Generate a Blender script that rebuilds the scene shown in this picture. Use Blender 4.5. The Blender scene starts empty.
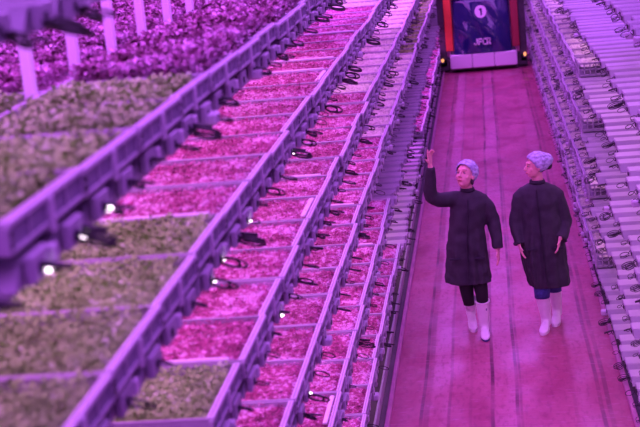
import bpy, bmesh, math, random
from mathutils import Vector, Matrix, noise
random.seed(7)
PI = math.pi
scn = bpy.context.scene
COL = scn.collection

# ------------------------------------------------------------------ materials
def nt(name):
    m = bpy.data.materials.new(name); m.use_nodes = True
    return m, m.node_tree, m.node_tree.nodes['Principled BSDF']

def mat(name, col, rough=.5, metal=0., var=0., scale=8., bump=0., col2=None, spec=.5, alpha=1., coat=0., rnd=0.):
    m, t, b = nt(name)
    b.inputs['Roughness'].default_value = rough
    b.inputs['Metallic'].default_value = metal
    b.inputs['Specular IOR Level'].default_value = spec
    b.inputs['Coat Weight'].default_value = coat
    tc = t.nodes.new('ShaderNodeTexCoord')
    n = t.nodes.new('ShaderNodeTexNoise'); n.inputs['Scale'].default_value = scale
    n.inputs['Detail'].default_value = 4
    if rnd:
        oi = t.nodes.new('ShaderNodeObjectInfo')
        ad = t.nodes.new('ShaderNodeVectorMath'); ad.operation = 'MULTIPLY_ADD'
        t.links.new(oi.outputs['Random'], ad.inputs[0]); ad.inputs[1].default_value = (31, 17, 9)
        t.links.new(tc.outputs['Object'], ad.inputs[2]); t.links.new(ad.outputs[0], n.inputs['Vector'])
    else:
        t.links.new(tc.outputs['Object'], n.inputs['Vector'])
    r = t.nodes.new('ShaderNodeValToRGB')
    c2 = col2 or tuple(c * (1 - var) for c in col)
    r.color_ramp.elements[0].position = .36; r.color_ramp.elements[1].position = .64
    r.color_ramp.elements[0].color = (*c2, 1); r.color_ramp.elements[1].color = (*col, 1)
    t.links.new(n.outputs['Fac'], r.inputs[0])
    out = r.outputs[0]
    if rnd:
        h = t.nodes.new('ShaderNodeHueSaturation')
        mr = t.nodes.new('ShaderNodeMapRange'); mr.inputs[3].default_value = 1 - rnd; mr.inputs[4].default_value = 1 + rnd * .6
        t.links.new(oi.outputs['Random'], mr.inputs[0]); t.links.new(mr.outputs[0], h.inputs['Value'])
        t.links.new(out, h.inputs['Color']); out = h.outputs[0]
    t.links.new(out, b.inputs['Base Color'])
    if bump:
        bp = t.nodes.new('ShaderNodeBump'); bp.inputs['Strength'].default_value = bump; bp.inputs['Distance'].default_value = .01
        t.links.new(n.outputs['Fac'], bp.inputs['Height']); t.links.new(bp.outputs[0], b.inputs['Normal'])
    b.inputs['Alpha'].default_value = alpha
    return m

def emit(name, col, s):
    m, t, b = nt(name)
    b.inputs['Base Color'].default_value = (*col, 1)
    b.inputs['Emission Color'].default_value = (*col, 1); b.inputs['Emission Strength'].default_value = s
    m.cycles.emission_sampling = 'NONE'
    return m

def leafmat(name, stops, scale, rnd=.1, rough=.55):
    m, t, b = nt(name)
    b.inputs['Roughness'].default_value = rough
    tc = t.nodes.new('ShaderNodeTexCoord'); oi = t.nodes.new('ShaderNodeObjectInfo')
    ad = t.nodes.new('ShaderNodeVectorMath'); ad.operation = 'MULTIPLY_ADD'
    t.links.new(oi.outputs['Random'], ad.inputs[0]); ad.inputs[1].default_value = (31, 17, 9)
    t.links.new(tc.outputs['Object'], ad.inputs[2])
    n = t.nodes.new('ShaderNodeTexNoise'); n.inputs['Scale'].default_value = scale; n.inputs['Detail'].default_value = 3
    n2 = t.nodes.new('ShaderNodeTexNoise'); n2.inputs['Scale'].default_value = scale * .18; n2.inputs['Detail'].default_value = 2
    t.links.new(ad.outputs[0], n.inputs['Vector']); t.links.new(ad.outputs[0], n2.inputs['Vector'])
    mx = t.nodes.new('ShaderNodeMix'); mx.inputs[0].default_value = .4
    t.links.new(n.outputs['Fac'], mx.inputs[2]); t.links.new(n2.outputs['Fac'], mx.inputs[3])
    r = t.nodes.new('ShaderNodeValToRGB'); e = r.color_ramp.elements
    while len(e) < len(stops): e.new(.5)
    for el, (p, c) in zip(e, stops): el.position = p; el.color = (*c, 1)
    t.links.new(mx.outputs[0], r.inputs[0])
    h = t.nodes.new('ShaderNodeHueSaturation'); mr = t.nodes.new('ShaderNodeMapRange')
    mr.inputs[3].default_value = 1 - rnd; mr.inputs[4].default_value = 1 + rnd
    t.links.new(oi.outputs['Random'], mr.inputs[0]); t.links.new(mr.outputs[0], h.inputs['Value'])
    t.links.new(r.outputs[0], h.inputs['Color']); t.links.new(h.outputs[0], b.inputs['Base Color'])
    return m

M = {}
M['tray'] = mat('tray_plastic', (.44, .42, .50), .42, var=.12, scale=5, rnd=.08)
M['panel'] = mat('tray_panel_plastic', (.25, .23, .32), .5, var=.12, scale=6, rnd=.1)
M['rib'] = mat('rib_plastic', (.60, .58, .66), .4)
M['slot'] = mat('dark_slot', (.03, .03, .04), .7)
M['steel'] = mat('galvanised_steel', (.50, .50, .55), .4, .35, var=.2, scale=9)
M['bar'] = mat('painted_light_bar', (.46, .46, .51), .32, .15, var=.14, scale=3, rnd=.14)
M['barshade'] = mat('shaded_light_bar_side', (.34, .33, .39), .35, var=.1, rnd=.1)  # same bar paint, darkened on the slopes to stand in for shade
M['bargroove'] = mat('light_bar_groove', (.15, .14, .19), .5)
M['box'] = mat('light_bar_end_cap', (.40, .38, .46), .45, rnd=.15)
M['post'] = mat('white_post', (.85, .85, .88), .35)
M['cable'] = mat('black_cable', (.018, .015, .022), .4)
M['lens'] = emit('led_lens', (1, .78, .95), 4.5)
M['lensdim'] = emit('led_lens_underside', (1, .4, .9), 2.)
M['foam'] = mat('white_mat', (.85, .82, .86), .8, bump=.3, scale=60)
M['pink'] = leafmat('pink_microgreens', [(.41, (.20, .014, .08)), (.47, (.40, .050, .18)), (.53, (.54, .13, .31)), (.58, (.80, .56, .74))], 34)
M['green'] = leafmat('green_leaves', [(.38, (.11, .22, .03)), (.47, (.28, .54, .13)), (.56, (.38, .66, .20)), (.64, (.56, .74, .48))], 22)
M['purple'] = leafmat('red_lettuce_leaves', [(.40, (.07, .012, .03)), (.48, (.36, .14, .25)), (.56, (.62, .38, .56)), (.66, (.85, .68, .85))], 24)
M['pale'] = leafmat('pale_shoots', [(.38, (.42, .46, .36)), (.48, (.66, .80, .50)), (.58, (.84, .95, .70))], 24)
M['olive'] = leafmat('olive_shoots', [(.38, (.09, .16, .02)), (.5, (.22, .36, .07)), (.62, (.33, .46, .16))], 18)
M['coat'] = mat('dark_navy_cloth', (.036, .034, .045), .75, var=.3, scale=14, bump=.15)
M['coatseam'] = mat('dark_navy_seam', (.020, .018, .03), .8)
M['trouser'] = mat('black_cloth', (.012, .010, .014), .85)
M['jeans'] = mat('blue_denim', (.05, .07, .26), .8, var=.3, scale=40)
M['boot'] = mat('white_rubber', (.86, .82, .86), .38, var=.06, scale=12)
M['sole'] = mat('blue_rubber_sole', (.05, .05, .20), .6)
M['skin'] = mat('skin', (.86, .42, .42), .5, var=.12, scale=30)
M['lip'] = mat('lip', (.60, .14, .16), .5)
M['eye'] = mat('eye_dark', (.10, .04, .04), .4)
M['eyewhite'] = mat('eye_white', (.55, .40, .40), .3)
M['hair'] = mat('dark_hair', (.05, .03, .04), .7, var=.5, scale=60)
M['brow'] = mat('eyebrow', (.38, .14, .12), .7)
M['net'] = mat('pale_blue_hair_net', (.62, .66, .86), .6, scale=34, col2=(.30, .28, .46), bump=.8)
M['orange'] = mat('orange_paint', (.85, .10, .04), .45, var=.1)
M['darkmetal'] = mat('dark_mast_steel', (.10, .09, .10), .5, .3, var=.3)
M['orangeshade'] = mat('shaded_orange_paint', (.30, .03, .04), .5)  # orange of the right side frame with its shadow put into the colour
M['cowl'] = mat('glossy_navy_cowl', (.012, .014, .10), .12, coat=1., bump=.0)
M['bumper'] = mat('pale_grey_bumper', (.72, .70, .72), .35, coat=.3)
M['decal'] = mat('white_decal', (.9, .88, .92), .5)
M['decaldark'] = mat('navy_decal', (.03, .03, .12), .5)
M['beacon'] = emit('amber_beacon', (1, .42, .14), .9)
M['kerb'] = mat('painted_kerb', (.44, .17, .30), .5, var=.2, scale=5)

def floor_mat():
    m, t, b = nt('stained_floor')
    L = t.links.new; N = t.nodes.new
    tc = N('ShaderNodeTexCoord'); sp = N('ShaderNodeSeparateXYZ'); L(tc.outputs['Object'], sp.inputs[0])
    def noise_(sx, sy, sc, det=4, w=0):
        mp = N('ShaderNodeMapping'); mp.inputs['Scale'].default_value = (sx, sy, 1); mp.inputs['Location'].default_value = (w, w * 2, 0)
        L(tc.outputs['Object'], mp.inputs[0]); n = N('ShaderNodeTexNoise'); n.inputs['Scale'].default_value = sc; n.inputs['Detail'].default_value = det
        L(mp.outputs[0], n.inputs['Vector']); return n.outputs['Fac']
    def mth(op, a, b_=None, c=None):
        n = N('ShaderNodeMath'); n.operation = op
        for i, v in enumerate((a, b_, c)):
            if v is None: continue
            if isinstance(v, (int, float)): n.inputs[i].default_value = v
            else: L(v, n.inputs[i])
        return n.outputs[0]
    def mix(f, a, c):
        n = N('ShaderNodeMix'); n.data_type = 'RGBA'
        L(f, n.inputs[0])
        for i, v in ((6, a), (7, c)):
            if isinstance(v, tuple): n.inputs[i].default_value = (*v, 1)
            else: L(v, n.inputs[i])
        return n.outputs[2]
    def rng(v, a, c, d=0., e=1.):
        n = N('ShaderNodeMapRange'); L(v, n.inputs[0]); n.inputs[1].default_value = a; n.inputs[2].default_value = c
        n.inputs[3].default_value = d; n.inputs[4].default_value = e; return n.outputs[0]
    base = mix(rng(noise_(1, .35, 1.6), .35, .65), (.31, .056, .115), (.42, .110, .190))
    # pale worn lanes along the aisle (wheel tracks) and narrow dark red tyre lines
    wob = mth('MULTIPLY_ADD', noise_(.1, .35, 1.), .05, -.025)
    xw = mth('ADD', sp.outputs[0], wob)
    def band(c, hw, soft):
        d = mth('ABSOLUTE', mth('SUBTRACT', xw, c)); return rng(d, hw + soft, hw, 0, 1)
    col = base
    for c, hw, s, k in ((-.58, .055, .05, .45), (-.05, .08, .05, .34), (.60, .05, .06, .22)):
        f = mth('MULTIPLY', mth('MULTIPLY', band(c, hw, s), k), rng(noise_(1.5, .25, 2.2, w=3), .3, .62))
        col = mix(f, col, (.58, .30, .46))
    for c, hw, k in ((-.72, .010, .8), (-.68, .018, .45), (-.50, .008, .5), (-.155, .011, .85), (.045, .010, .8), (.075, .006, .5), (.70, .012, .65), (.76, .014, .5), (.50, .008, .2), (-.33, .008, .2)):
        f = mth('MULTIPLY', mth('MULTIPLY', band(c, hw, .009), min(1, k * 1.2)), rng(noise_(1, .5, 2.6, w=c * 9), .36, .58, .25))
        col = mix(f, col, (.09, .008, .035))
    # crosswise scuffs and slab seams
    f = mth('MULTIPLY', rng(noise_(.5, 5, 1.3, 3, 5), .58, .70), .35); col = mix(f, col, (.30, .035, .12))
    ymod = mth('PINGPONG', mth('ADD', sp.outputs[1], mth('MULTIPLY', noise_(1.2, .2, 1), .05)), .9)
    f = mth('MULTIPLY', rng(ymod, .016, .004), .28); col = mix(f, col, (.22, .025, .09))
    f = mth('MULTIPLY', rng(noise_(2, 1.1, 1.4, 5, 8), .62, .75), .4); col = mix(f, col, (.34, .05, .16))
    f = mth('MULTIPLY', rng(noise_(5, 1.6, 5.5, 6, 11), .50, .66), .45); col = mix(f, col, (.20, .024, .085))
    f = mth('MULTIPLY', rng(noise_(4, 9, 2.6, 5, 14), .56, .70), .30); col = mix(f, col, (.56, .22, .40))
    L(col, b.inputs['Base Color'])
    L(rng(noise_(1, .6, 2.4, w=2), .38, .62, .28, .6), b.inputs['Roughness'])
    bp = N('ShaderNodeBump'); bp.inputs['Strength'].default_value = .25; bp.inputs['Distance'].default_value = .01
    L(noise_(1, .5, 9), bp.inputs['Height']); L(bp.outputs[0], b.inputs['Normal'])
    return m
M['floor'] = floor_mat()
M['concrete'] = mat('dark_concrete', (.10, .08, .10), .8, var=.3, scale=3)

# ------------------------------------------------------------------ helpers
class MB:
    def __init__(s): s.v = []; s.f = []; s.m = []; s.mats = []
    def mi(s, m):
        if m not in s.mats: s.mats.append(m)
        return s.mats.index(m)
    def add(s, vs, fs, m):
        o = len(s.v); s.v += [tuple(v) for v in vs]; k = s.mi(m)
        for f in fs: s.f.append(tuple(i + o for i in f)); s.m.append(k)
    def box(s, x0, x1, y0, y1, z0, z1, m, b=0.):
        if b <= 0:
            vs = [(x, y, z) for x in (x0, x1) for y in (y0, y1) for z in (z0, z1)]
            s.add(vs, [(0, 1, 3, 2), (4, 6, 7, 5), (0, 4, 5, 1), (2, 3, 7, 6), (0, 2, 6, 4), (1, 5, 7, 3)], m); return
        bm = bmesh.new(); bmesh.ops.create_cube(bm, size=1)
        for v in bm.verts: v.co = Vector(((x0 + x1) / 2 + v.co.x * (x1 - x0), (y0 + y1) / 2 + v.co.y * (y1 - y0), (z0 + z1) / 2 + v.co.z * (z1 - z0)))
        bmesh.ops.bevel(bm, geom=bm.edges[:], offset=b, segments=1, affect='EDGES')
        bm.verts.index_update()
        s.add([v.co[:] for v in bm.verts], [[v.index for v in f.verts] for f in bm.faces], m); bm.free()
    def tube(s, pts, r, m, n=6, caps=True):
        pts = [Vector(p) for p in pts]; R = r if isinstance(r, (list, tuple)) else [r] * len(pts)
        vs = []; up = Vector((0, 0, 1)); prev = None
        for i, p in enumerate(pts):
            d = (pts[min(i + 1, len(pts) - 1)] - pts[max(i - 1, 0)]).normalized()
            if prev is None:
                a = d.cross(up if abs(d.z) < .9 else Vector((1, 0, 0))).normalized()
            else:
                a = (prev - d * prev.dot(d)).normalized()
            prev = a; c = d.cross(a)
            rr = R[i]
            ra, rb = rr if isinstance(rr, (tuple, list)) else (rr, rr)
            for k in range(n):
                t = 2 * PI * k / n; vs.append(p + a * math.cos(t) * ra + c * math.sin(t) * rb)
        fs = []
        for i in range(len(pts) - 1):
            for k in range(n):
                k2 = (k + 1) % n; fs.append((i * n + k, i * n + k2, (i + 1) * n + k2, (i + 1) * n + k))
        if caps: fs.append(tuple(reversed(range(n)))); fs.append(tuple(range((len(pts) - 1) * n, len(pts) * n)))
        s.add(vs, fs, m)
    def rings(s, rg, m, n=24, caps=True):
        """rg: (cx, cy, z, rx, ry[, power]) stacked horizontally"""
        vs = []
        for q in rg:
            cx, cy, z, rx, ry = q[:5]; pw = q[5] if len(q) > 5 else 1.
            for k in range(n):
                t = 2 * PI * k / n; c, si = math.cos(t), math.sin(t)
                vs.append((cx + rx * math.copysign(abs(c) ** pw, c), cy + ry * math.copysign(abs(si) ** pw, si), z))
        fs = []
        for i in range(len(rg) - 1):
            for k in range(n):
                k2 = (k + 1) % n; fs.append((i * n + k, i * n + k2, (i + 1) * n + k2, (i + 1) * n + k))
        if caps: fs.append(tuple(reversed(range(n)))); fs.append(tuple(range((len(rg) - 1) * n, len(rg) * n)))
        s.add(vs, fs, m)
    def ball(s, c, r, m, seg=16, fn=None):
        bm = bmesh.new(); bmesh.ops.create_uvsphere(bm, u_segments=seg, v_segments=max(6, seg // 2), radius=1)
        r = r if isinstance(r, (tuple, list)) else (r, r, r)
        bm.verts.index_update(); out = []
        for v in bm.verts:
            p = Vector((v.co.x * r[0], v.co.y * r[1], v.co.z * r[2]))
            if fn: p = fn(p, v.co)
            out.append(p + Vector(c))
        s.add(out, [[v.index for v in f.verts] for f in bm.faces], m); bm.free()
    def mesh(s, name, smooth=False):
        me = bpy.data.meshes.new(name); me.from_pydata(s.v, [], s.f)
        for m in s.mats: me.materials.append(m)
        me.polygons.foreach_set('material_index', s.m)
        if smooth: me.polygons.foreach_set('use_smooth', [True] * len(s.f))
        me.update(); return me
    def build(s, name, parent=None, smooth=False):
        return link(name, s.mesh(name, smooth), parent)

def link(name, me, parent=None):
    o = bpy.data.objects.new(name, me); COL.objects.link(o)
    if parent: o.parent = parent
    return o
def tag(o, label=None, cat=None, group=None, kind=None):
    for k, v in (('label', label), ('category', cat), ('group', group), ('kind', kind)):
        if v: o[k] = v
    return o
def empty(name, loc=(0, 0, 0), rz=0):
    o = bpy.data.objects.new(name, None); COL.objects.link(o); o.location = loc; o.rotation_euler = (0, 0, rz); o.empty_display_size = .1
    return o
def remeshed(mb, name, voxel, m, smooth=2):
    me0 = mb.mesh('tmp'); o = bpy.data.objects.new('tmp', me0); COL.objects.link(o)
    r = o.modifiers.new('r', 'REMESH'); r.mode = 'VOXEL'; r.voxel_size = voxel; r.use_smooth_shade = True
    if smooth:
        s_ = o.modifiers.new('s', 'SMOOTH'); s_.iterations = smooth; s_.factor = .5
    dg = bpy.context.evaluated_depsgraph_get(); dg.update()
    me = bpy.data.meshes.new_from_object(o.evaluated_get(dg)); me.name = name
    bpy.data.objects.remove(o); me.materials.clear(); me.materials.append(m)
    me.polygons.foreach_set('material_index', [0] * len(me.polygons))
    me.polygons.foreach_set('use_smooth', [True] * len(me.polygons))
    return me

ONES = ['', 'first', 'second', 'third', 'fourth', 'fifth', 'sixth', 'seventh', 'eighth', 'ninth', 'tenth', 'eleventh', 'twelfth', 'thirteenth',
        'fourteenth', 'fifteenth', 'sixteenth', 'seventeenth', 'eighteenth', 'nineteenth']
TENS = {2: ('twentieth', 'twenty'), 3: ('thirtieth', 'thirty'), 4: ('fortieth', 'forty'), 5: ('fiftieth', 'fifty'), 6: ('sixtieth', 'sixty'), 7: ('seventieth', 'seventy'), 8: ('eightieth', 'eighty'), 9: ('ninetieth', 'ninety')}
def ordw(n):
    if n < 20: return ONES[n]
    if n < 100: return TENS[n // 10][0] if n % 10 == 0 else TENS[n // 10][1] + '-' + ONES[n % 10]
    return 'hundred-and-' + ordw(n - 100) if n > 100 else 'hundredth'

# ------------------------------------------------------------------ camera
F_PX, HC = 1469.92, 4.1636
fw = Vector((-0.120758, 0.96914187, -0.21489893)); rt = Vector((0.99036498, 0.10283687, -0.09274583)); up = Vector((0.06778433, 0.22402817, 0.97222254))
cam = bpy.data.cameras.new('camera'); co = bpy.data.objects.new('camera', cam); COL.objects.link(co)
R = Matrix((rt, up, -fw)).transposed()
co.matrix_world = Matrix.Translation((0, 0, HC)) @ R.to_4x4()
cam.sensor_width = 36; cam.lens = F_PX * 36 / 640; cam.clip_end = 200; cam.clip_start = .05
cam.dof.use_dof = True; cam.dof.focus_distance = 12.8; cam.dof.aperture_fstop = 3.6
scn.camera = co
def proj(x, y, z):
    p = Vector((x, y, z - HC)); d = p.dot(fw)
    if d < .2: return None
    return 320 + F_PX * p.dot(rt) / d, 213.5 - F_PX * p.dot(up) / d, d
def seen(x, y, z, mg=14):
    p = proj(x, y, z)
    return bool(p) and -mg < p[0] < 640 + mg and -mg < p[1] < 427 + mg

# ------------------------------------------------------------------ setting
YF = 44.
mb = MB(); mb.box(-.98, .93, -1, YF, -.1, 0, M['floor']); mb.box(-4.2, -.98, -1, YF, -.1, -.012, M['concrete']); mb.box(.93, 4.2, -1, YF, -.1, -.012, M['concrete']); tag(mb.build('floor'), kind='structure')
M['wall'] = mat('pale_wall_panel', (.45, .43, .48), .7, var=.1)
for nm, q_ in (('wall_left', (-4.3, -4.2, -1, YF + .1)), ('wall_right', (4.2, 4.3, -1, YF + .1)), ('wall_back', (-4.2, 4.2, YF, YF + .1))):
    mb = MB(); mb.box(*q_, -.1, 9, M['wall']); tag(mb.build(nm), kind='structure')
for side, a, b in (('left', -1.005, -.965), ('right', .905, .945)):
    mb = MB(); mb.box(a, b, -1, YF, -.011, .035, M['kerb'], .006)
    tag(mb.build('trim_' + side), kind='structure')

# ------------------------------------------------------------------ trays
P = .62; Y0 = 4.83          # tray pitch along the aisle and one gap position
XL, XR = -1.045, .95
TL = 1.9                    # tray length into the rack
def tray_pan(length, lattice=False):
    """origin: front top edge centre; the tray runs towards -x, the front panel faces +x"""
    mb = MB(); w = P / 2 - .005; T = M['tray']; h = .072
    mb.box(-length, -.012, -w + .004, w - .004, -h, -h + .012, T)              # bottom
    mb.box(-length, -.012, -w, -w + .010, -h, -.006, T); mb.box(-length, -.012, w - .010, w, -h, -.006, T)
    mb.box(-length, -length + .012, -w, w, -h, -.006, T)
    mb.box(-length - .004, 0, -w - .002, -w + .010, -.006, .002, T, .002)       # rolled rim, sides
    mb.box(-length - .004, 0, w - .010, w + .002, -.006, .002, T, .002)
    mb.box(-length - .004, -length + .016, -w, w, -.0055, .0025, T)
    return mb
def tray_front():
    mb = MB(); w = P / 2 - .006; h = .070; T = M['tray']
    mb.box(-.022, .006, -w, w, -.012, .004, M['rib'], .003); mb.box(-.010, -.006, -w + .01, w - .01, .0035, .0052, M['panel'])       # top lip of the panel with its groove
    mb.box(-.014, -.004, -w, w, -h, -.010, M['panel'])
    mb.box(-.014, .004, -w, w, -h - .004, -h + .008, T, .002)
    for y in (0,): mb.box(-.006, .012, y - .012, y + .012, -h - .02, -.004, M['rib'], .003)
    for y in (-w * .5, w * .5): mb.box(-.006, .002, y - .005, y + .005, -h, -.008, T)
    for s_ in (-1, 1):
        mb.box(-.010, .006, s_ * w - .018, s_ * w + .018, -h, -.004, T, .002)
        for z in (-.026, -.050): mb.box(.0055, .0075, s_ * (w - .004) - .009, s_ * (w - .004) + .009, z - .009, z + .009, M['slot'])
    return mb
def crop_mesh(name, m, length, n, size, hgt, amp, seed, cup=.0, mound=0.):
    rd = random.Random(seed); mb = MB(); w = P / 2 - .021; nx = int(length / .03); ny = 18
    vs = []; x0 = -length + .02; x1 = -.028
    for i in range(nx + 1):
        for j in range(ny + 1):
            x = x0 + (x1 - x0) * i / nx; y = -w + 2 * w * j / ny
            z = hgt + amp * noise.noise(Vector((x * 13 + seed * 7, y * 13, seed))) + amp * .5 * noise.noise(Vector((x * 41, y * 41 + seed, 2)))
            if i in (0, nx) or j in (0, ny): z -= .02
            vs.append((x, y, z))
    fs = [(i * (ny + 1) + j, (i + 1) * (ny + 1) + j, (i + 1) * (ny + 1) + j + 1, i * (ny + 1) + j + 1) for i in range(nx) for j in range(ny)]
    mb.add(vs, fs, m)
    for _ in range(n):
        x = rd.uniform(x0 + size * .6, x1 - size * .6); y = rd.uniform(-w + size * .6, w - size * .6); c = Vector((x, y, 0))
        base = hgt + amp * noise.noise(Vector((x * 13 + seed * 7, y * 13, seed)))
        z = base + rd.uniform(0, mound) + rd.uniform(.0, size * .6)
        a = rd.uniform(0, 2 * PI); tilt = rd.uniform(-.2, .9); s_ = size * rd.uniform(.6, 1.25)
        d = Vector((math.cos(a) * math.cos(tilt), math.sin(a) * math.cos(tilt), math.sin(tilt)))
        sd = Vector((-math.sin(a), math.cos(a), rd.uniform(-.4, .4))); c = Vector((x, y, z))
        k = Vector((0, 0, cup * s_))
        mb.add([c, c + d * s_ * .45 + sd * s_ * .38 + k, c + d * s_, c + d * s_ * .45 - sd * s_ * .38 + k, c + d * s_ * .5],
               [(0, 4, 1), (1, 4, 2), (2, 4, 3), (3, 4, 0)], m)
    return mb.mesh(name)

pan_me = tray_pan(TL).mesh('pan'); front_me = tray_front().mesh('front_panel')
pan_short = tray_pan(.585).mesh('pan'); 
CROP = {
 'pink': [crop_mesh('microgreens', M['pink'], TL, 9000, .0125, -.012, .008, s_, .1) for s_ in (1, 2, 3)],
 'green': [crop_mesh('leafy_greens', M['green'], TL, 6000, .023, -.018, .014, s_, .2, .02) for s_ in (4, 5)],
 'pale': [crop_mesh('pale_shoots', M['pale'], TL, 5000, .012, -.012, .006, s_, .1) for s_ in (6, 7)],
 'olive': [crop_mesh('olive_shoots', M['olive'], TL, 4000, .020, -.016, .012, s_, .1) for s_ in (8,)],
}
SHORT = {
 'green': [crop_mesh('leafy_greens', M['green'], .585, 2200, .025, -.026, .014, s_, .2, .025) for s_ in (11, 12)],
 'purple': [crop_mesh('lettuce_leaves', M['purple'], .585, 3400, .032, -.018, .022, s_, .3, .05) for s_ in (13, 14)],
 'pink': [crop_mesh('microgreens', M['pink'], .585, 1800, .017, -.022, .010, 15, .1)],
}
LONG2 = 1.22
pan_back = tray_pan(LONG2).mesh('pan')
BACK = {
 'green': [crop_mesh('leafy_greens', M['green'], LONG2, 4200, .025, -.026, .014, s_, .2, .025) for s_ in (21, 22)],
 'purple': [crop_mesh('lettuce_leaves', M['purple'], LONG2, 6400, .032, -.018, .022, s_, .3, .05) for s_ in (23, 24)],
}
mb = MB(); mb.box(-.060, -.032, -.22, .24, -.012, .004, M['foam'], .004); strip_me = mb.mesh('white_strip')
mb = MB(); mb.box(-.7, -.06, -.290, -.270, -.012, .008, M['foam'], .004); strip2_me = mb.mesh('white_strip')
CNAME = {'pink': 'pink microgreens', 'green': 'low green leaves', 'purple': 'tall purple lettuce', 'pale': 'pale cream shoots', 'olive': 'dull olive shoots'}

rnd_t = random.Random(11)
def tray(crop, side, y, rim, tier_word, n, pan=pan_me, crops=CROP, front=True, x=None, row=''):
    sx = -1 if side == 'left' else 1
    X = XL if side == 'left' else XR + .01
    if x is not None: X = x
    t = empty('grow_tray', (X + (rnd_t.uniform(-.016, .016) if front else 0), y, rim + rnd_t.uniform(-.004, .004)), (0 if side == 'left' else PI) + rnd_t.uniform(-.0015, .0015))
    link('pan', pan, t)
    if front: link('front_panel', front_me, t)
    tag(link({'pink': 'microgreens', 'pale': 'shoots', 'olive': 'shoots', 'green': 'leafy_greens', 'purple': 'lettuce_leaves'}[crop], rnd_t.choice(crops[crop]), t), kind='stuff')
    if front and crop == 'pink' and rnd_t.random() < .16: link('white_strip', rnd_t.choice((strip_me, strip2_me)), t)
    tag(t, 'tray of %s, %s %s rack tier%s, %s from camera' % (CNAME[crop], tier_word, side, row, ordw(n)), 'tray', 'trays of %s on the %s %s tier' % (CNAME[crop], tier_word, side))
    return t

LT = [('topmost', 4.10), ('second', 3.525), ('third', 2.98), ('fourth', 2.38), ('fifth', 1.765), ('sixth', 1.14), ('lowest', .52)]
RT = [('topmost', 3.20), ('second', 2.60), ('third', 2.01), ('fourth', 1.41), ('fifth', .80), ('lowest', .21)]
def left_crop(k, y):
    if k == 0: return 'pink'
    if k == 1: return 'green' if y < 5.45 else 'purple'
    if k == 2: return 'green' if y < 5.45 else ('pink' if y < 14.75 else 'pale')
    if k == 3: return 'green' if y < 5.45 else ('pink' if y < 12.89 else 'pale')
    if k == 4: return 'pink' if y < 14.13 else ('pale' if y < 20.95 else 'olive')
    if k == 5: return 'pink' if y < 14.13 else None
    if k == 6: return 'pink' if y < 14.75 else (None if y < 21.8 else 'pink')
def right_crop(k, y):
    lim = (99, 99, 16.1, 16.1, 15.5, 14.9)[k]
    return 'pale' if y > lim else None
ymin = Y0 - 4 * P
for k, (w_, rim) in enumerate(LT):
    i = 0; n = 0
    while True:
        y = ymin + (i + .5) * P; i += 1
        if y > 43: break
        c = left_crop(k, y)
        if not (seen(XL, y - .3, rim) or seen(XL, y + .3, rim - .1) or seen(XL - .5, y, rim)): 
            if not (k == 1 and y < 13) : continue
        if not c: continue
        n += 1
        if k == 1:
            if y > 13: continue
            if seen(XL, y - .3, rim - .2, 30) or seen(XL - .3, y, rim, 30): tray(c, 'left', y, rim, w_, n, pan_short, SHORT, row=' front row')
            tray(c, 'left', y, rim - .018, w_, n, pan_back, BACK, False, XL - .655, ' back row')
        elif k == 0:
            tray(c, 'left', y, rim, w_, n)
        else:
            tray(c, 'left', y, rim, w_, n)
for k, (w_, rim) in enumerate(RT):
    i = 0; n = 0
    while True:
        y = ymin + (i + .5) * P; i += 1
        if y > 40: break
        if not right_crop(k, y) or not seen(XR, y, rim): continue
        n += 1
        if n == 1 and k >= 2:
            continue                                      # an open crate stands here
        tray('pale', 'right', y, rim, w_, n)

# open lattice crates at the near end of the right-hand trays
def crate(y, rim, word, n):
    t = empty('lattice_crate', (XR + .005, y, rim - .085))
    w = P / 2 - .02; L_ = .42; h = .15
    b = MB(); b.box(0, L_, -w, w, 0, .012, M['tray']); b.build('base', t)
    def wall(p0, p1, nm):
        b = MB(); p0 = Vector(p0); p1 = Vector(p1); d = p1 - p0; al = abs(d.x) > abs(d.y); q = .005
        def bar(a, c, z0, z1):
            if al: b.box(min(a.x, c.x), max(a.x, c.x), a.y - q, a.y + q, z0, z1, M['tray'])
            else: b.box(a.x - q, a.x + q, min(a.y, c.y), max(a.y, c.y), z0, z1, M['tray'])
        for z0, z1 in ((.012, .026), (.072, .080), (h - .02, h)): bar(p0, p1, z0, z1)
        m_ = 7
        for i in range(m_ + 1):
            c = p0 + d * i / m_; e = d.normalized() * .0055
            bar(c - e, c + e, .012, h)
        b.build('lattice_wall', t)
    wall((0, -w, 0), (0, w, 0), ''); wall((L_, -w, 0), (L_, w, 0), ''); wall((0, -w, 0), (L_, -w, 0), ''); wall((0, w, 0), (L_, w, 0), '')
    tag(link('lining', crop_mesh('lining', M['pale'], .40, 300, .012, .125, .006, 31, .1), t))
    t.children[-1].rotation_euler.z = PI; t.children[-1].location = (.0, 0, 0)
    tag(t, 'lavender lattice-sided plastic crate on the %s tier of the right rack' % word, 'crate', 'lattice crates on the right rack')
for k, y in ((2, 16.29), (3, 16.29), (4, 15.67), (5, 15.05)): crate(y, RT[k][1], RT[k][0], 1)

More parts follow.
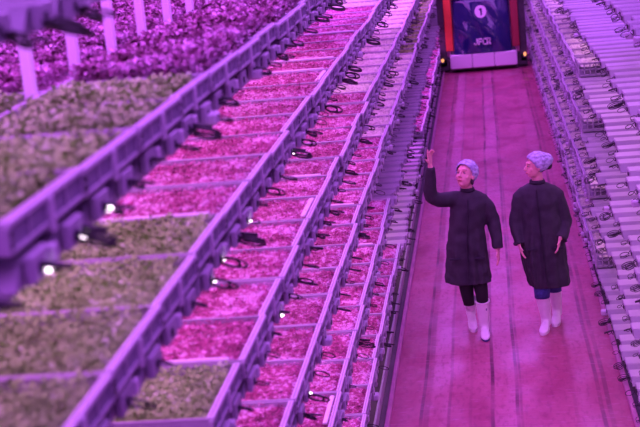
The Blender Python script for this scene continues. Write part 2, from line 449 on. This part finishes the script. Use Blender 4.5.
# ------------------------------------------------------------------ racks
def rack(side, tiers, name_label):
    sx = -1 if side == 'left' else 1; X = abs(XL) if side == 'left' else XR
    t = empty('storage_rack', (sx * X, 0, 0))
    for w_, rim in tiers:
        zb = rim - .166
        for nm, a in (('front_beam', .05), ('middle_beam', 1.0), ('rear_beam', 1.87)):
            b = MB(); b.box(*sorted((sx * a, sx * (a + .035))), 1.6, YF - .5, zb - .028, zb, M['steel'], .003); b.build(nm, t)
    if side == 'left': b = MB(); b.box(-.02, 0, 1.6, YF - .5, .04, .14, M['steel'], .003); b.build('guide_rail', t)
    for y in [2.0 + 2.48 * i for i in range(17)]:
        for a in (.99, 1.96):
            b = MB(); b.box(*sorted((sx * (a + .04), sx * (a + .09))), y - .02, y + .02, -.012, tiers[0][1] - .15 if side == 'left' else tiers[0][1] - .13, M['steel']); 
            if not(side == 'left' and a < 1): b.build('upright', t)
    tag(t, name_label, 'rack')
    return t
LR = rack('left', LT, 'tall galvanised tiered rack holding planted trays left of the aisle')
RR = rack('right', RT, 'tall galvanised tiered rack holding bare light bars right of the aisle')
for y in [4.58 + .62 * i for i in range(11)]:
    b = MB(); b.box(-.641, -.601, y - .025, y + .025, LT[1][1] - .10, LT[0][1] - .135, M['post'], .004); tag(b.build('post', LR), 'white square post between the planted tiers')

# ------------------------------------------------------------------ light bars with cable loops
# origin at the front end, top centre; bar runs to -x (left rack)
BW, BH = .165, .062
def bar_mesh(length, stub=False):
    b = MB(); w = BW / 2
    q = .146
    def prism(x0, x1, z0, z1, y0, y1, m):
        v_ = [(x, y, z) for x in (x0, x1) for y, z in ((-y0, z0), (y0, z0), (y1, z1), (-y1, z1))]
        b.add(v_, [(0, 3, 2, 1), (4, 5, 6, 7), (0, 1, 5, 4), (1, 2, 6, 5), (2, 3, 7, 6), (3, 0, 4, 7)], m)
    prism(-length, -.004, -BH, -.008, q, w + .002, M['barshade']); prism(-length, 0, -.008, 0, w + .003, w - .001, M['bar'])
    for e in (-1, 1): b.box(-length, 0, e * q - .004, e * q + .004, -BH, -BH + .006, M['bar'])
    return b
def cap_mesh(v):
    b = MB(); w = BW / 2
    b.box(.0, .022, -w, w * .62, -.062, .004, M['box'], .004)
    b.box(.022, .026, -w * .5, -w * .2, -.045, -.02, M['slot'])
    if v % 2: b.box(.0, .03, w * .7, w * 1.2, -.05, -.005, M['rib'], .004)
    return b
def flat_cap():
    b = MB(); w = BW / 2
    b.box(-.004, .004, -w, w, -.052, -.008, M['box']); b.box(.0, .010, w * .3, w * .7, -.04, -.014, M['slot']); return b
def lens_mesh(v):
    b = MB(); w = BW / 2
    b.box(-TL + .1, -.04, -w * .5, w * .5, -BH - .004, -BH - .0005, M['lensdim'])
    return b
def cable_pts(rd, big):
    """a drooping loop of cable leaving the end of the bar"""
    r = rd.uniform(.017, .030) * (1.25 if big else 1); y0 = rd.uniform(-.06, .02); st = rd.uniform(1.0, 1.5)
    hz = rd.uniform(.3, .75); hy = rd.uniform(.5, 1.0); ph = rd.uniform(-.5, .5)
    pts = [(.004, y0, -.02), (.014, y0, -.028)]; n = 16
    turns = rd.choice((1., 1.5, 2.) if big else (1., 1., 1.5))
    for i in range(int(n * turns) + 1):
        t = 2 * PI * i / n
        pts.append((.02 + r * st * (1 - math.cos(t)), y0 + r * hy * math.sin(t + ph) + .02 * i / n, -.034 - r * hz * math.sin(t) - .008 * i / n - .3 * r * (1 - math.cos(t))))
    pts.append((.012, y0 + .05, -.05)); return pts
rd = random.Random(3)
CAB = []
for v in range(9):
    b = MB(); b.tube(cable_pts(rd, v > 4), .0030 if v < 5 else .0036, M['cable'], 5)
    if v > 4: b.tube(cable_pts(rd, True), .0032, M['cable'], 5)
    if v in (3, 7):
        y = rd.uniform(-.05, .05); b.tube([(.01, y, -.03), (.04, y, -.035), (.085, y + .01, -.045)], [.006, .009, .007], M['cable'], 6)
    CAB.append(b)
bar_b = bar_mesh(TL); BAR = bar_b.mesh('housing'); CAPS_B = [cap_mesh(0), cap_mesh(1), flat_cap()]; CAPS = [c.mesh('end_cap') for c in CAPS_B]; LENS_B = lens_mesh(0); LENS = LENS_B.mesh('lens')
CABM = [c.mesh('cable', True) for c in CAB]
mb = MB(); mb.ball((.026, .02, -.050), (.010, .013, .008), M['lens'], 10); GLOW_B = mb; GLOW = mb.mesh('lit_lens', True)
mb = MB(); mb.box(.0, .055, -.05, .03, -.075, -.03, M['rib'], .008); PLUG_B = mb; PLUG = mb.mesh('plug')

cand = []
for side, tiers in (('left', LT), ('right', RT)):
    for k, (w_, rim) in enumerate(tiers):
        X = XL if side == 'left' else XR
        i = 0; n = 0
        while True:
            y = ymin + (i + .5) * P / 2; i += 1
            if y > 42: break
            if side == 'left':
                planted = left_crop(k, y) is not None
                z = rim - .100 + (.006 if planted else .0)
            else:
                planted = right_crop(k, y) is not None
                z = rim - .09 - (.004 if planted else 0)
            if k == 0 and side == 'left': z -= .045
            if not (seen(X, y, z, 16) or seen(X + (-.4 if side == 'left' else .4), y, z, 0)): continue
            n += 1
            d = math.hypot(math.hypot(X, y), z - HC)
            cand.append((d * (1. if planted else .72), side, k, w_, n, X, y, z, planted))
cand.sort(key=lambda c: c[0])
far = {'left': MB(), 'right': MB()}
r2 = random.Random(21)
for idx, (d, side, k, w_, n, X, y, z, planted) in enumerate(cand):
    sx = 1 if side == 'left' else -1
    jx = r2.uniform(-.012, .012) + (-.012 if planted else r2.uniform(-.035, .02))
    jz = 0 if planted else r2.choice((0, 0, .004, .010)); rz = r2.uniform(-.008, .008)
    loc = Vector((X + sx * jx, y, z + jz)); rot = rz + (0 if side == 'left' else PI)
    big = r2.random() < (.42 if side == 'left' else .25) or (side == 'left' and k == 0)
    cv = r2.randrange(5, 9) if big else r2.randrange(0, 5)
    has_cable = r2.random() < (.9 if side == 'right' or 0 < k < 4 else 1 if k == 0 else .75)
    glow = planted and side == 'left' and k > 0 and d < 8 and r2.random() < .26
    plug = (not glow) and r2.random() < .10
    cp = r2.randrange(2)
    sc = (1.2 if k == 0 else r2.uniform(.75, 1.2)) if side == 'left' else r2.uniform(.7, 1.05)
    if side == 'right' and not planted and plug: plug = r2.random() < .5
    nocap = side == 'right' and not planted
    if idx < 300:
        t = empty('light_bar', loc, rot)
        link('housing', BAR, t); link('end_cap', CAPS[2 if nocap else cp], t); link('lens', LENS, t)
        if has_cable:
            c = link('cable', CABM[cv], t); c.scale = (sc, sc, sc)
        if glow: link('lit_lens', GLOW, t)
        if plug: link('plug', PLUG, t)
        tag(t, '%s light bar, %s %s rack tier, %s from camera' % ('cabled end of lavender' if planted else 'lavender planklike', w_, side, ordw(n)), 'light', 'light bars along the %s %s tier' % (w_, side))
    else:
        T = Matrix.Translation(loc) @ Matrix.Rotation(rot, 4, 'Z')
        for src, s_ in ((bar_b, 1), (CAPS_B[2 if nocap else cp], 1)) + (((CAB[cv], sc),) if has_cable else ()) + (((PLUG_B, 1),) if plug else ()):
            g = far[side]; o = len(g.v); g.v += [tuple(T @ (Vector(v) * s_)) for v in src.v]
            g.f += [tuple(i + o for i in f) for f in src.f]; g.m += [g.mi(src.mats[q]) for q in src.m]
for side in far:
    o = far[side].build('distant_light_bars')
    tag(o, 'rows of distant light bars and cable loops deep in the %s rack' % side, 'lights', kind='stuff')

# ------------------------------------------------------------------ order picker truck at the aisle end
def truck(x, y):
    t = empty('lift_truck', (x, y, 0), 0)
    b = MB()
    for x0, x1 in ((-.72, -.245), (-.24, .235), (.24, .72)): b.box(x0, x1, -.10, .4, .09, .40, M['bumper'], .02)
    b.build('bumper', t)
    b = MB(); b.box(-.70, .70, .02, 1.8, .04, .5, M['darkmetal'], .02); b.build('chassis', t)
    # cowl: bulged glossy panel
    vs = []; nx, nz = 20, 16
    for j in range(nz + 1):
        for i in range(nx + 1):
            u = -1 + 2 * i / nx; v = j / nz; w = .60 + .02 * (1 - v)
            yy = -.10 + .07 * u * u * u * u + .10 * v * v + .022 * math.sin(u * 6 + v * 5) * math.sin(v * 6 + u)
            vs.append((u * w, yy, .40 + v * 1.16))
    nb = len(vs); vs += [(a, .5, c) for a, b_, c in vs]
    q = lambda i, j: j * (nx + 1) + i
    fs = [(q(i, j), q(i + 1, j), q(i + 1, j + 1), q(i, j + 1)) for j in range(nz) for i in range(nx)]
    for j in range(nz): fs += [(q(0, j), q(0, j + 1), nb + q(0, j + 1), nb + q(0, j)), (q(nx, j), nb + q(nx, j), nb + q(nx, j + 1), q(nx, j + 1))]
    for i in range(nx): fs.append((q(i, nz), q(i + 1, nz), nb + q(i + 1, nz), nb + q(i, nz)))
    b = MB(); b.add(vs, fs, M['cowl']); cw = b.build('cowl', t, True)
    b = MB(); b.box(-.66, .66, -.02, .5, 1.585, 1.72, M['bumper'], .02); b.build('top_rail', t)
    for s_ in (-1, 1):
        b = MB(); b.box(*sorted((s_ * .63, s_ * .79)), .0, .42, .48, 2.6, M['orange'] if s_ < 0 else M['orangeshade'], .01); b.build('side_frame', t)
        b = MB(); b.box(*sorted((s_ * .79, s_ * .94)), .20, .5, .12, 3.6, M['darkmetal'], .01); b.box(*sorted((s_ * .72, s_ * .94)), .2, .6, .03, .30, M['darkmetal'], .02); b.build('mast_upright', t)
        b = MB(); b.ball((s_ * .89, .16, .27), (.035, .035, .05), M['beacon'], 10); b.box(*sorted((s_ * .84, s_ * .93)), .13, .25, .20, .235, M['darkmetal']); b.build('beacon', t, True)
    b = MB(); b.box(-.9, .9, .42, .5, 1.9, 2.1, M['darkmetal'], .01); b.box(-.62, .62, .44, .48, .5, 3., M['darkmetal']); b.build('rear_plate', t)
    # round number decal and lettering
    b = MB(); n = 32; yd = -.066
    b.add([(.0 + .125 * math.cos(2 * PI * i / n), yd, 1.285 + .135 * math.sin(2 * PI * i / n)) for i in range(n)] + [(.0 + .125 * math.cos(2 * PI * i / n), yd + .03, 1.285 + .135 * math.sin(2 * PI * i / n)) for i in range(n)],
          [tuple(range(n))] + [(i, (i + 1) % n, n + (i + 1) % n, n + i) for i in range(n)], M['decal']); b.build('number_disc', cw)
    def letters(strokes, ox, oz, k, y_, m):
        q = MB()
        for pts in strokes:
            for (x0, z0), (x1, z1) in zip(pts, pts[1:]):
                a_ = Vector((ox + x0 * k, 0, oz + z0 * k)); c_ = Vector((ox + x1 * k, 0, oz + z1 * k)); d_ = (c_ - a_).normalized(); n_ = Vector((-d_.z, 0, d_.x)) * k * .13; a_ -= d_ * k * .08; c_ += d_ * k * .08
                v_ = [a_ + n_, c_ + n_, c_ - n_, a_ - n_]
                q.add([(p.x, y_, p.z) for p in v_] + [(p.x, y_ + .02, p.z) for p in v_], [(0, 1, 2, 3), (7, 6, 5, 4), (0, 4, 5, 1), (1, 5, 6, 2), (2, 6, 7, 3), (3, 7, 4, 0)], m)
        return q.build('lettering', cw)
    letters([[(-.22, .28), (0, .45), (0, -.5)]], .012, 1.285, .13, yd - .008, M['decaldark'])
    G = {'J': [[(.48, .5), (.48, -.3), (.34, -.5), (.10, -.5), (-.02, -.28)]], 'F': [[(.5, .5), (0, .5), (0, -.5)], [(0, .02), (.42, .02)]],
         'C': [[(.52, .5), (.15, .5), (0, .3), (0, -.3), (.15, -.5), (.52, -.5)]], 'R': [[(0, -.5), (0, .5), (.4, .5), (.52, .3), (.4, .02), (0, .02)], [(.25, .0), (.52, -.5)]]}
    for i, ch in enumerate('JFCR'):
        letters(G[ch], -.170 + i * .092, .650, .115, -.150, M['decal'])
    tag(t, 'orange and navy narrow aisle lift truck with round number one at the aisle end', 'truck')
    return t
truck(-.105, 31.9)

# ------------------------------------------------------------------ people
def finger(b, base, d, bend, L_, r, side):
    pts = [Vector(base)]; dd = Vector(d).normalized(); bn = Vector(bend)
    for i, f in enumerate((.45, .32, .23)):
        dd = (dd + bn * (.25 if i else .12)).normalized(); pts.append(pts[-1] + dd * L_ * f)
    b.tube(pts, [r, r * .97, r * .9, r * .72], None, 8)
def hand(b, wrist, d, palm_n, side, curl=.6, s=1., point=False):
    """wrist, pointing direction, palm normal, thumb side vector"""
    w = Vector(wrist); d = Vector(d).normalized(); n = Vector(palm_n).normalized(); sd = Vector(side).normalized()
    # palm
    ps = [w - d * .03 * s, w + d * .01 * s, w + d * .05 * s, w + d * .085 * s]
    rr = [(.024, .019), (.029, .016), (.038, .014), (.037, .012)]
    vs = []; fs = []; k_ = 12
    for p, (ra, rb) in zip(ps, rr):
        for k in range(k_):
            t = 2 * PI * k / k_; vs.append(p + sd * math.cos(t) * ra * s + n * math.sin(t) * rb * s)
    for i in range(3):
        for k in range(k_): fs.append((i * k_ + k, i * k_ + (k + 1) % k_, (i + 1) * k_ + (k + 1) % k_, (i + 1) * k_ + k))
    fs += [tuple(reversed(range(k_))), tuple(range(3 * k_, 4 * k_))]
    b.add(vs, fs, None)
    for i, (o, L_) in enumerate(((.030, .070), (.011, .080), (-.009, .074), (-.028, .058))):
        finger(b, w + d * .078 * s + sd * o * s, d + sd * (o * 1.2), n * (curl if not point or i == 0 else 1.5 + .5 * i), L_ * s, .0102 * s, 0)
    finger(b, w + d * .02 * s + sd * .026 * s, d * .7 + sd * .8, n * curl * .6, .062 * s, .0100 * s, 0)

def head(b, c, yaw, pitch, s=1.):
    """face looks along -y before rotation"""
    Rm = Matrix.Rotation(yaw, 3, 'Z') @ Matrix.Rotation(pitch, 3, 'X'); c = Vector(c)
    f = lambda p: c + Rm @ (Vector(p) * s)
    def ball(p, r):
        bm = bmesh.new(); bmesh.ops.create_uvsphere(bm, u_segments=24, v_segments=14, radius=1); bm.verts.index_update()
        vs = [f((p[0] + v.co.x * r[0], p[1] + v.co.y * r[1], p[2] + v.co.z * r[2])) for v in bm.verts]
        b.add(vs, [[v.index for v in q.verts] for q in bm.faces], None); bm.free()
    ball((0, .012, .025), (.075, .092, .090)); ball((0, -.018, -.030), (.058, .066, .078)); ball((0, -.052, -.082), (.026, .024, .022))
    ball((0, -.068, .035), (.046, .022, .016)); ball((.038, -.050, -.022), (.022, .018, .024)); ball((-.040, -.052, -.022), (.022, .020, .024))
    b.tube([f((0, -.080, .024)), f((0, -.094, -.002)), f((0, -.106, -.022)), f((0, -.090, -.034))], [.008 * s, .010 * s, .013 * s, .008 * s], None, 8)
    ball((.012, -.088, -.027), (.008, .009, .007)); ball((-.012, -.088, -.027), (.008, .009, .007))
    ball((0, -.082, -.052), (.022, .010, .006)); ball((0, -.081, -.061), (.019, .010, .007))
    for e in (-1, 1): ball((e * .074, .008, -.008), (.010, .018, .030))
    return f, Rm

def face_bits(f, Rm, s, parent, skin_e):
    for e in (-1, 1):
        b = MB(); c = f((e * .028, -.074, .012))
        b.ball(c, .0085 * s, M['eyewhite'], 12); c2 = f((e * .028, -.0800, .012)); b.ball(c2, .0058 * s, M['eye'], 10)
        b.build('eye', parent, True)
        b = MB(); b.tube([f((e * .012, -.088, .033)), f((e * .030, -.084, .039)), f((e * .046, -.070, .034))], [.0016 * s, .0022 * s, .0014 * s], M['brow'], 6); b.build('eyebrow', parent, True)
    b = MB(); b.tube([f((-.021, -.086, -.056)), f((0, -.094, -.0555)), f((.021, -.086, -.056))], [.003 * s, .0060 * s, .003 * s], M['lip'], 8); b.build('lips', parent, True)

def net(f, s, parent, bun, seed, low=-.055):
    bm = bmesh.new(); bmesh.ops.create_icosphere(bm, subdivisions=5, radius=1); dele = []
    for v in bm.verts:
        d = v.co.copy(); p = Vector((d.x * .096, d.y * .112 + .022, d.z * .104 + .040))
        k = noise.noise(d * 5 + Vector((seed, 0, 0))) * .006 + noise.noise(d * 14) * .003
        p += d * k
        if bun:
            q = max(0, d.dot(Vector((0, .93, -.15)).normalized()) - .35) / .65; p += Vector((0, .045, .020)) * q ** 1.2
        v.co = p
        # face opening: everything in front of a slanted plane is cut away
        if p.y * .80 + p.z * .60 < (-.012): dele.append(v)
        elif p.z < low: dele.append(v)
    bmesh.ops.delete(bm, geom=dele, context='VERTS')
    edge = [e for e in bm.edges if e.is_boundary]
    vs = {v for e in edge for v in e.verts}
    for v in vs: v.co = Vector((v.co.x * .90, v.co.y * .95, v.co.z * .97))
    for v in bm.verts: v.co = f(v.co)
    me = bpy.data.meshes.new('hair_net'); bm.to_mesh(me); bm.free(); me.materials.append(M['net'])
    me.polygons.foreach_set('use_smooth', [True] * len(me.polygons))
    o = link('hair_net', me, parent); sm = o.modifiers.new('t', 'SOLIDIFY'); sm.thickness = .003
    tag(o, 'pale blue gathered disposable hair net'); return o

def boot(parent, ankle, toe_dir, top, lean_top, s=1., sole=None, mark=False, pitch=0.):
    """ankle: point on the floor under the heel; top: centre of the boot's upper opening"""
    b = MB(); A = Vector(ankle); d = Vector(toe_dir).normalized(); T = Vector(top)
    L_ = .185 * s; upv = Vector((0, 0, 1))
    sd = d.cross(upv).normalized()
    # foot: rings along the toe direction
    def P3(u, w_, h): return A + d * u + sd * w_ + upv * (h + pitch * max(0, .12 - u) )
    vs = []; k_ = 14
    st = ((-.065, .026, .05, .05), (-.045, .036, .09, .0), (.0, .040, .115, .0), (.05, .041, .095, .0), (.10, .046, .070, .0), (.15, .044, .056, .0), (.185, .034, .044, .004), (.205, .014, .028, .010))
    for u, w_, h, z0 in st:
        for k in range(k_):
            t = 2 * PI * k / k_; zz = (math.sin(t) * .5 + .5); 
            zc = z0 + (h - z0) * (zz ** .8); vs.append(P3(u * s, math.cos(t) * w_ * s * (1 if zz > .2 else .92), zc * s))
    fs = [(i * k_ + k, i * k_ + (k + 1) % k_, (i + 1) * k_ + (k + 1) % k_, (i + 1) * k_ + k) for i in range(len(st) - 1) for k in range(k_)]
    fs += [tuple(reversed(range(k_))), tuple(range((len(st) - 1) * k_, len(st) * k_))]
    b.add(vs, fs, None)
    a0 = P3(-.012, 0, .05); a1 = P3(-.012, 0, .13)
    b.tube([a0, a1, a1.lerp(T, .5), T], [.048 * s, .051 * s, .062 * s, .067 * s], None, 16)
    me = remeshed(b, 'boot', .007, M['boot'], 3); o = link('boot', me, parent)
    q = MB(); rg = []
    vs = []; n = 20
    for zz in (0.000, .016):
        for k in range(n):
            t = 2 * PI * k / n; u = .070 + math.cos(t) * .142; w_ = math.sin(t) * (.040 + .008 * math.cos(t)); vs.append(P3(u * s, w_ * s, zz + .001))
    q.add(vs, [tuple(reversed(range(n))), tuple(range(n, 2 * n))] + [(k, (k + 1) % n, n + (k + 1) % n, n + k) for k in range(n)], sole or M['boot'])
    q.build('sole', o); 
    q = MB(); q.tube([T - (T - a1).normalized() * .012, T + (T - a1).normalized() * .004], [.069 * s, .069 * s], M['boot'], 20); q.build('boot_cuff', o, True)
    if mark:
        q = MB(); c = a1.lerp(T, .66) + Vector((.030, -.056, 0)) * s; q.ball(c, (.006, .004, .014), M['sole'], 8); q.build('boot_mark', o)
    return o

def person(name_label, root, H):
    t = empty('person', root, 0); t.scale = (H, H, H); tag(t, name_label, 'person', 'people walking in the aisle'); return t

def coat_folds(me, seed, zlo, amp):
    for v in me.vertices:
        c = v.co
        k = noise.noise(Vector((math.atan2(c.y, c.x) * 2.6 + seed, c.z * 1.4, seed))) * amp * max(0., min(1., (1.25 - c.z) * 1.6))
        k += noise.noise(Vector((c.x * 9, c.y * 9, c.z * 13 + seed))) * .010 + noise.noise(Vector((c.x * 22, c.y * 22, c.z * 9 + seed))) * .005
        r = Vector((c.x, c.y, 0)); r = r.normalized() if r.length > 1e-4 else r
        v.co = c + r * k

def details(t, x, y, z0, z1, n=6):
    """front placket, snaps"""
    pass

# ---- person one: raised hand, looking up
p1 = person('person in dark knee-length coat raising a hand and looking up, white boots', (-.245, 13.07, 0), .97)
b = MB()
HCN = (-.035, -.02, 1.575)
f, Rm = head(b, HCN, -.50, -.38, 1.08)
b.tube([(-.025, .02, 1.33), (-.03, .01, 1.42), (-.035, 0, 1.53)], [.06, .052, .052], None, 14)
# torso, arms and legs under the clothes (one body)
b.rings([(-.05, .02, .80, .13, .10), (-.05, .02, .95, .15, .11), (-.03, .02, 1.1, .125, .09), (-.02, .02, 1.25, .125, .085), (-.015, .02, 1.35, .10, .065), (-.02, .02, 1.40, .05, .045)], None, 20)
armR = [(-.12, .02, 1.345), (-.28, -.085, 1.38), (-.36, -.14, 1.44), (-.345, -.19, 1.72)]
armL = [(.10, .02, 1.335), (.150, .025, 1.25), (.200, .03, 1.10), (.215, -.03, .845)]
b.tube(armR, [.04, .038, .036, .024], None, 12); b.tube(armL, [.04, .040, .036, .024], None, 12)
b.tube([(-.10, .02, .85), (-.105, .03, .46), (-.081, .08, .34), (-.083, .20, .275)], [.075, .045, .028, .020], None, 12)
b.tube([(.01, .02, .85), (.036, -.012, .46), (.040, .0, .30), (.04, .03, .06)], [.075, .045, .028, .020], None, 12)
hand(b, (-.345, -.19, 1.735), (.02, -.02, 1), (.9, -.5, 0), (-.5, -.9, 0), .12, 1., True)
hand(b, (.215, -.035, .85), (.03, -.12, -1), (-1, -.2, 0), (-.2, -1, 0), .9, .95)
body = link('body', remeshed(b, 'body', .0052, M['skin'], 1), p1)
face_bits(f, Rm, 1.08, p1, 0)
h = MB(); h.ball(f((0, .035, .02)), (.078, .080, .088), M['hair'], 18); h.ball(f((.062, .02, -.05)), (.016, .028, .03), M['hair'], 12); h.build('hair', p1, True)
net(f, 1.08, p1, False, 2, -.085)
b = MB()
b.rings([(-.075, .02, .545, .218, .165, .9), (-.078, .02, .60, .212, .16, .9), (-.075, .02, .80, .196, .15, .9), (-.068, .02, .95, .184, .142, .9), (-.055, .02, 1.08, .168, .132, .92), (-.035, .02, 1.22, .172, .130, .92),
         (-.02, .02, 1.32, .172, .118, .92), (-.015, .02, 1.375, .150, .10), (-.018, .02, 1.41, .10, .078), (-.024, .015, 1.43, .066, .064)], None, 28)
b.tube([(-.12, .02, 1.355), (-.20, -.02, 1.36), (-.29, -.09, 1.375), (-.360, -.135, 1.42), (-.368, -.155, 1.50), (-.354, -.175, 1.61), (-.346, -.188, 1.71)], [.075, .074, .070, .068, .062, .053, .045], None, 16)
b.tube([(.09, .02, 1.345), (.140, .025, 1.28), (.195, .03, 1.13), (.205, .015, 1.05), (.213, -.01, .94), (.216, -.03, .86)], [.062, .066, .064, .062, .056, .050], None, 16)
me = remeshed(b, 'coat', .011, M['coat'], 5); coat_folds(me, 3, .5, .030); c1 = link('coat', me, p1)
q = MB(); q.rings([(-.024, .014, 1.415, .072, .068), (-.028, .008, 1.455, .062, .060)], M['coatseam'], 24, False); q.build('collar', c1, True).modifiers.new('s', 'SOLIDIFY').thickness = .008
q = MB(); q.tube([(-.03, -.103, 1.36), (-.034, -.124, 1.25), (-.05, -.124, 1.08), (-.066, -.135, .9), (-.072, -.150, .7), (-.075, -.158, .555)], [(.016, .004)] * 6, M['coatseam'], 8); q.build('placket', c1)
for z, r_ in ((.70, .05), (.80, .05)):
    pass
q = MB(); q.box(-.235, -.13, -.146, -.128, .80, .815, M['coatseam']); q.build('pocket_flap', c1)
q = MB(); q.box(.0, .09, -.146, -.128, .80, .815, M['coatseam']); q.build('pocket_flap', c1)
q = MB(); q.rings([(-.090, .04, .31, .050, .052), (-.10, .035, .42, .062, .065), (-.11, .02, .60, .078, .08), (-.10, .02, .80, .09, .10)], M['trouser'], 18); q.build('trouser_leg', p1, True)
q = MB(); q.rings([(.040, -.005, .31, .053, .055), (.038, -.02, .42, .060, .063), (.02, .0, .60, .078, .08), (.01, .02, .80, .09, .10)], M['trouser'], 18); q.build('trouser_leg', p1, True)
boot(p1, (.040, .03, 0), (.04, -1, 0), (.040, -.005, .355), 0, 1., M['sole'], True)
boot(p1, (-.085, .34, .0), (.10, -1, 0), (-.080, .075, .335), 0, 1., None, False, .55)

# ---- person two: head in profile
p2 = person('person in loose dark coat and blue jeans with head turned in profile, white boots', (.345, 13.15, 0), .955)
b = MB()
f, Rm = head(b, (.005, -.01, 1.622), -1.28, -.02, .99)
b.tube([(.02, .03, 1.38), (.02, .02, 1.47), (.015, .01, 1.58)], [.065, .054, .052], None, 14)
b.rings([(.04, .02, .80, .14, .10), (.04, .02, .95, .15, .11), (.03, .02, 1.1, .13, .09), (.02, .02, 1.28, .13, .085), (.02, .02, 1.37, .10, .065), (.02, .02, 1.43, .05, .045)], None, 20)
b.tube([(-.11, .02, 1.35), (-.17, .02, 1.27), (-.215, .02, 1.10), (-.195, -.08, .89)], [.04, .04, .036, .024], None, 12)
b.tube([(.14, .02, 1.35), (.20, .025, 1.27), (.255, .04, 1.10), (.195, -.10, .92)], [.04, .04, .036, .024], None, 12)
b.tube([(-.01, .02, .85), (-.003, -.02, .46), (-.006, -.02, .34), (.018, .03, .06)], [.075, .046, .028, .020], None, 12)
b.tube([(.10, .02, .85), (.116, .10, .46), (.118, .14, .385), (.126, .21, .27)], [.075, .046, .028, .020], None, 12)
hand(b, (-.193, -.085, .890), (.25, -.25, -1), (1, -.2, 0), (.2, -1, 0), 1.1, .92)
hand(b, (.190, -.115, .925), (-.25, -.25, -1), (-1, .2, .1), (-.1, -1, .2), 1.2, .92)
link('body', remeshed(b, 'body', .0052, M['skin'], 1), p2)
face_bits(f, Rm, .99, p2, 0)
h = MB(); h.ball(f((0, .04, .025)), (.082, .082, .088), M['hair'], 18); h.ball(f((0, .125, .0)), (.045, .045, .045), M['hair'], 14); h.build('hair', p2, True)
net(f, .99, p2, True, 9)
b = MB()
b.rings([(.072, .02, .45, .186, .17, .9), (.070, .02, .50, .190, .17, .9), (.045, .02, .66, .205, .17, .9), (.03, .02, .85, .212, .165, .9), (.025, .02, 1.0, .208, .155, .9), (.022, .02, 1.15, .203, .145, .92),
         (.02, .02, 1.30, .200, .132, .92), (.02, .02, 1.37, .192, .115), (.02, .02, 1.42, .165, .095), (.018, .02, 1.455, .095, .074)], None, 28)
b.tube([(-.11, .02, 1.38), (-.170, .02, 1.325), (-.200, .02, 1.18), (-.222, .005, 1.07), (-.213, -.04, .96), (-.20, -.07, .885)], [.064, .070, .072, .068, .060, .054], None, 16)
b.tube([(.14, .02, 1.38), (.205, .025, 1.325), (.240, .04, 1.17), (.266, .04, 1.06), (.245, -.03, .97), (.205, -.09, .915)], [.064, .070, .076, .074, .064, .056], None, 16)
me = remeshed(b, 'coat', .011, M['coat'], 5); coat_folds(me, 8, .45, .040); c2 = link('coat', me, p2)
for v in me.vertices:
    if v.co.z > .9: v.co.x = .02 + (v.co.x - .02) * .95
q = MB(); q.rings([(.018, .018, 1.445, .080, .074), (.014, .008, 1.49, .070, .066)], M['coatseam'], 24, False); q.build('collar', c2, True).modifiers.new('s', 'SOLIDIFY').thickness = .008
q = MB(); q.tube([(.0, -.11, 1.42), (.0, -.128, 1.3), (.01, -.142, 1.1), (.015, -.156, .9), (.03, -.160, .7), (.05, -.162, .47)], [(.018, .004)] * 6, M['coatseam'], 8); q.build('placket', c2)
for xx in (-.13, .11):
    q = MB(); q.box(xx, xx + .10, -.155, -.135, .84, .856, M['coatseam']); q.build('pocket_flap', c2)
q = MB(); q.rings([(-.006, -.03, .34, .072, .072), (-.004, -.03, .41, .078, .076), (.0, -.01, .60, .085, .085), (.0, .02, .80, .09, .10)], M['jeans'], 18); q.build('trouser_leg', p2, True)
q = MB(); q.rings([(.120, .13, .35, .068, .07), (.118, .12, .42, .072, .072), (.11, .08, .60, .085, .085), (.10, .02, .80, .09, .10)], M['jeans'], 18); q.build('trouser_leg', p2, True)
boot(p2, (.018, .03, 0), (-.22, -1, 0), (-.006, -.03, .37), 0, 1.02)
boot(p2, (.135, .28, 0), (-.16, -1, 0), (.118, .14, .385), 0, 1.02, None, True, .12)

# ------------------------------------------------------------------ light
def area(name, loc, sx_, sy_, power, col, rot=(0, 0, 0)):
    l = bpy.data.lights.new(name, 'AREA'); l.shape = 'RECTANGLE'; l.size = sx_; l.size_y = sy_; l.energy = power; l.color = col
    o = bpy.data.objects.new(name, l); COL.objects.link(o); o.location = loc; o.rotation_euler = rot; return o
VI = (.57, .14, 1.0); PK = (.95, .16, .72)
area('overhead_fill', (0, 17, 7.5), 4.4, 40, 1750, VI)  # unseen soft light added above the aisle to brighten the hall
LEDC = (.70, .115, 1.0)
for k, (w_, rim) in enumerate(LT[:6]):
    zones = {4: ((2, 14.13, 1), (14.13, 36, .12)), 5: ((2, 14.75, 1), (14.75, 21.8, .08), (21.8, 36, 2.2))}.get(k, ((2, 36, 1),))
    for y0, y1, g in zones:
        area('led_array', (XL - .85, (y0 + y1) / 2, rim - (.235 if k == 0 else .20)), 1.55, y1 - y0, 6.0 * (y1 - y0) * g, LEDC)
for k, (w_, rim) in enumerate(RT):
    area('led_array', (XR + .9, 19, rim - .15 - .06), 1.6, 34, (85, 65, 36, 22, 14, 10)[k], (.50, .11, 1.0))
w = bpy.data.worlds.new('hall'); scn.world = w; w.use_nodes = True
bg = w.node_tree.nodes['Background']; bg.inputs[0].default_value = (.50, .09, .95, 1); bg.inputs[1].default_value = .16
scn.view_settings.view_transform = 'Standard'; scn.view_settings.look = 'None'; scn.view_settings.gamma = 1
scn.view_settings.exposure = .34; scn.view_settings.use_curve_mapping = False
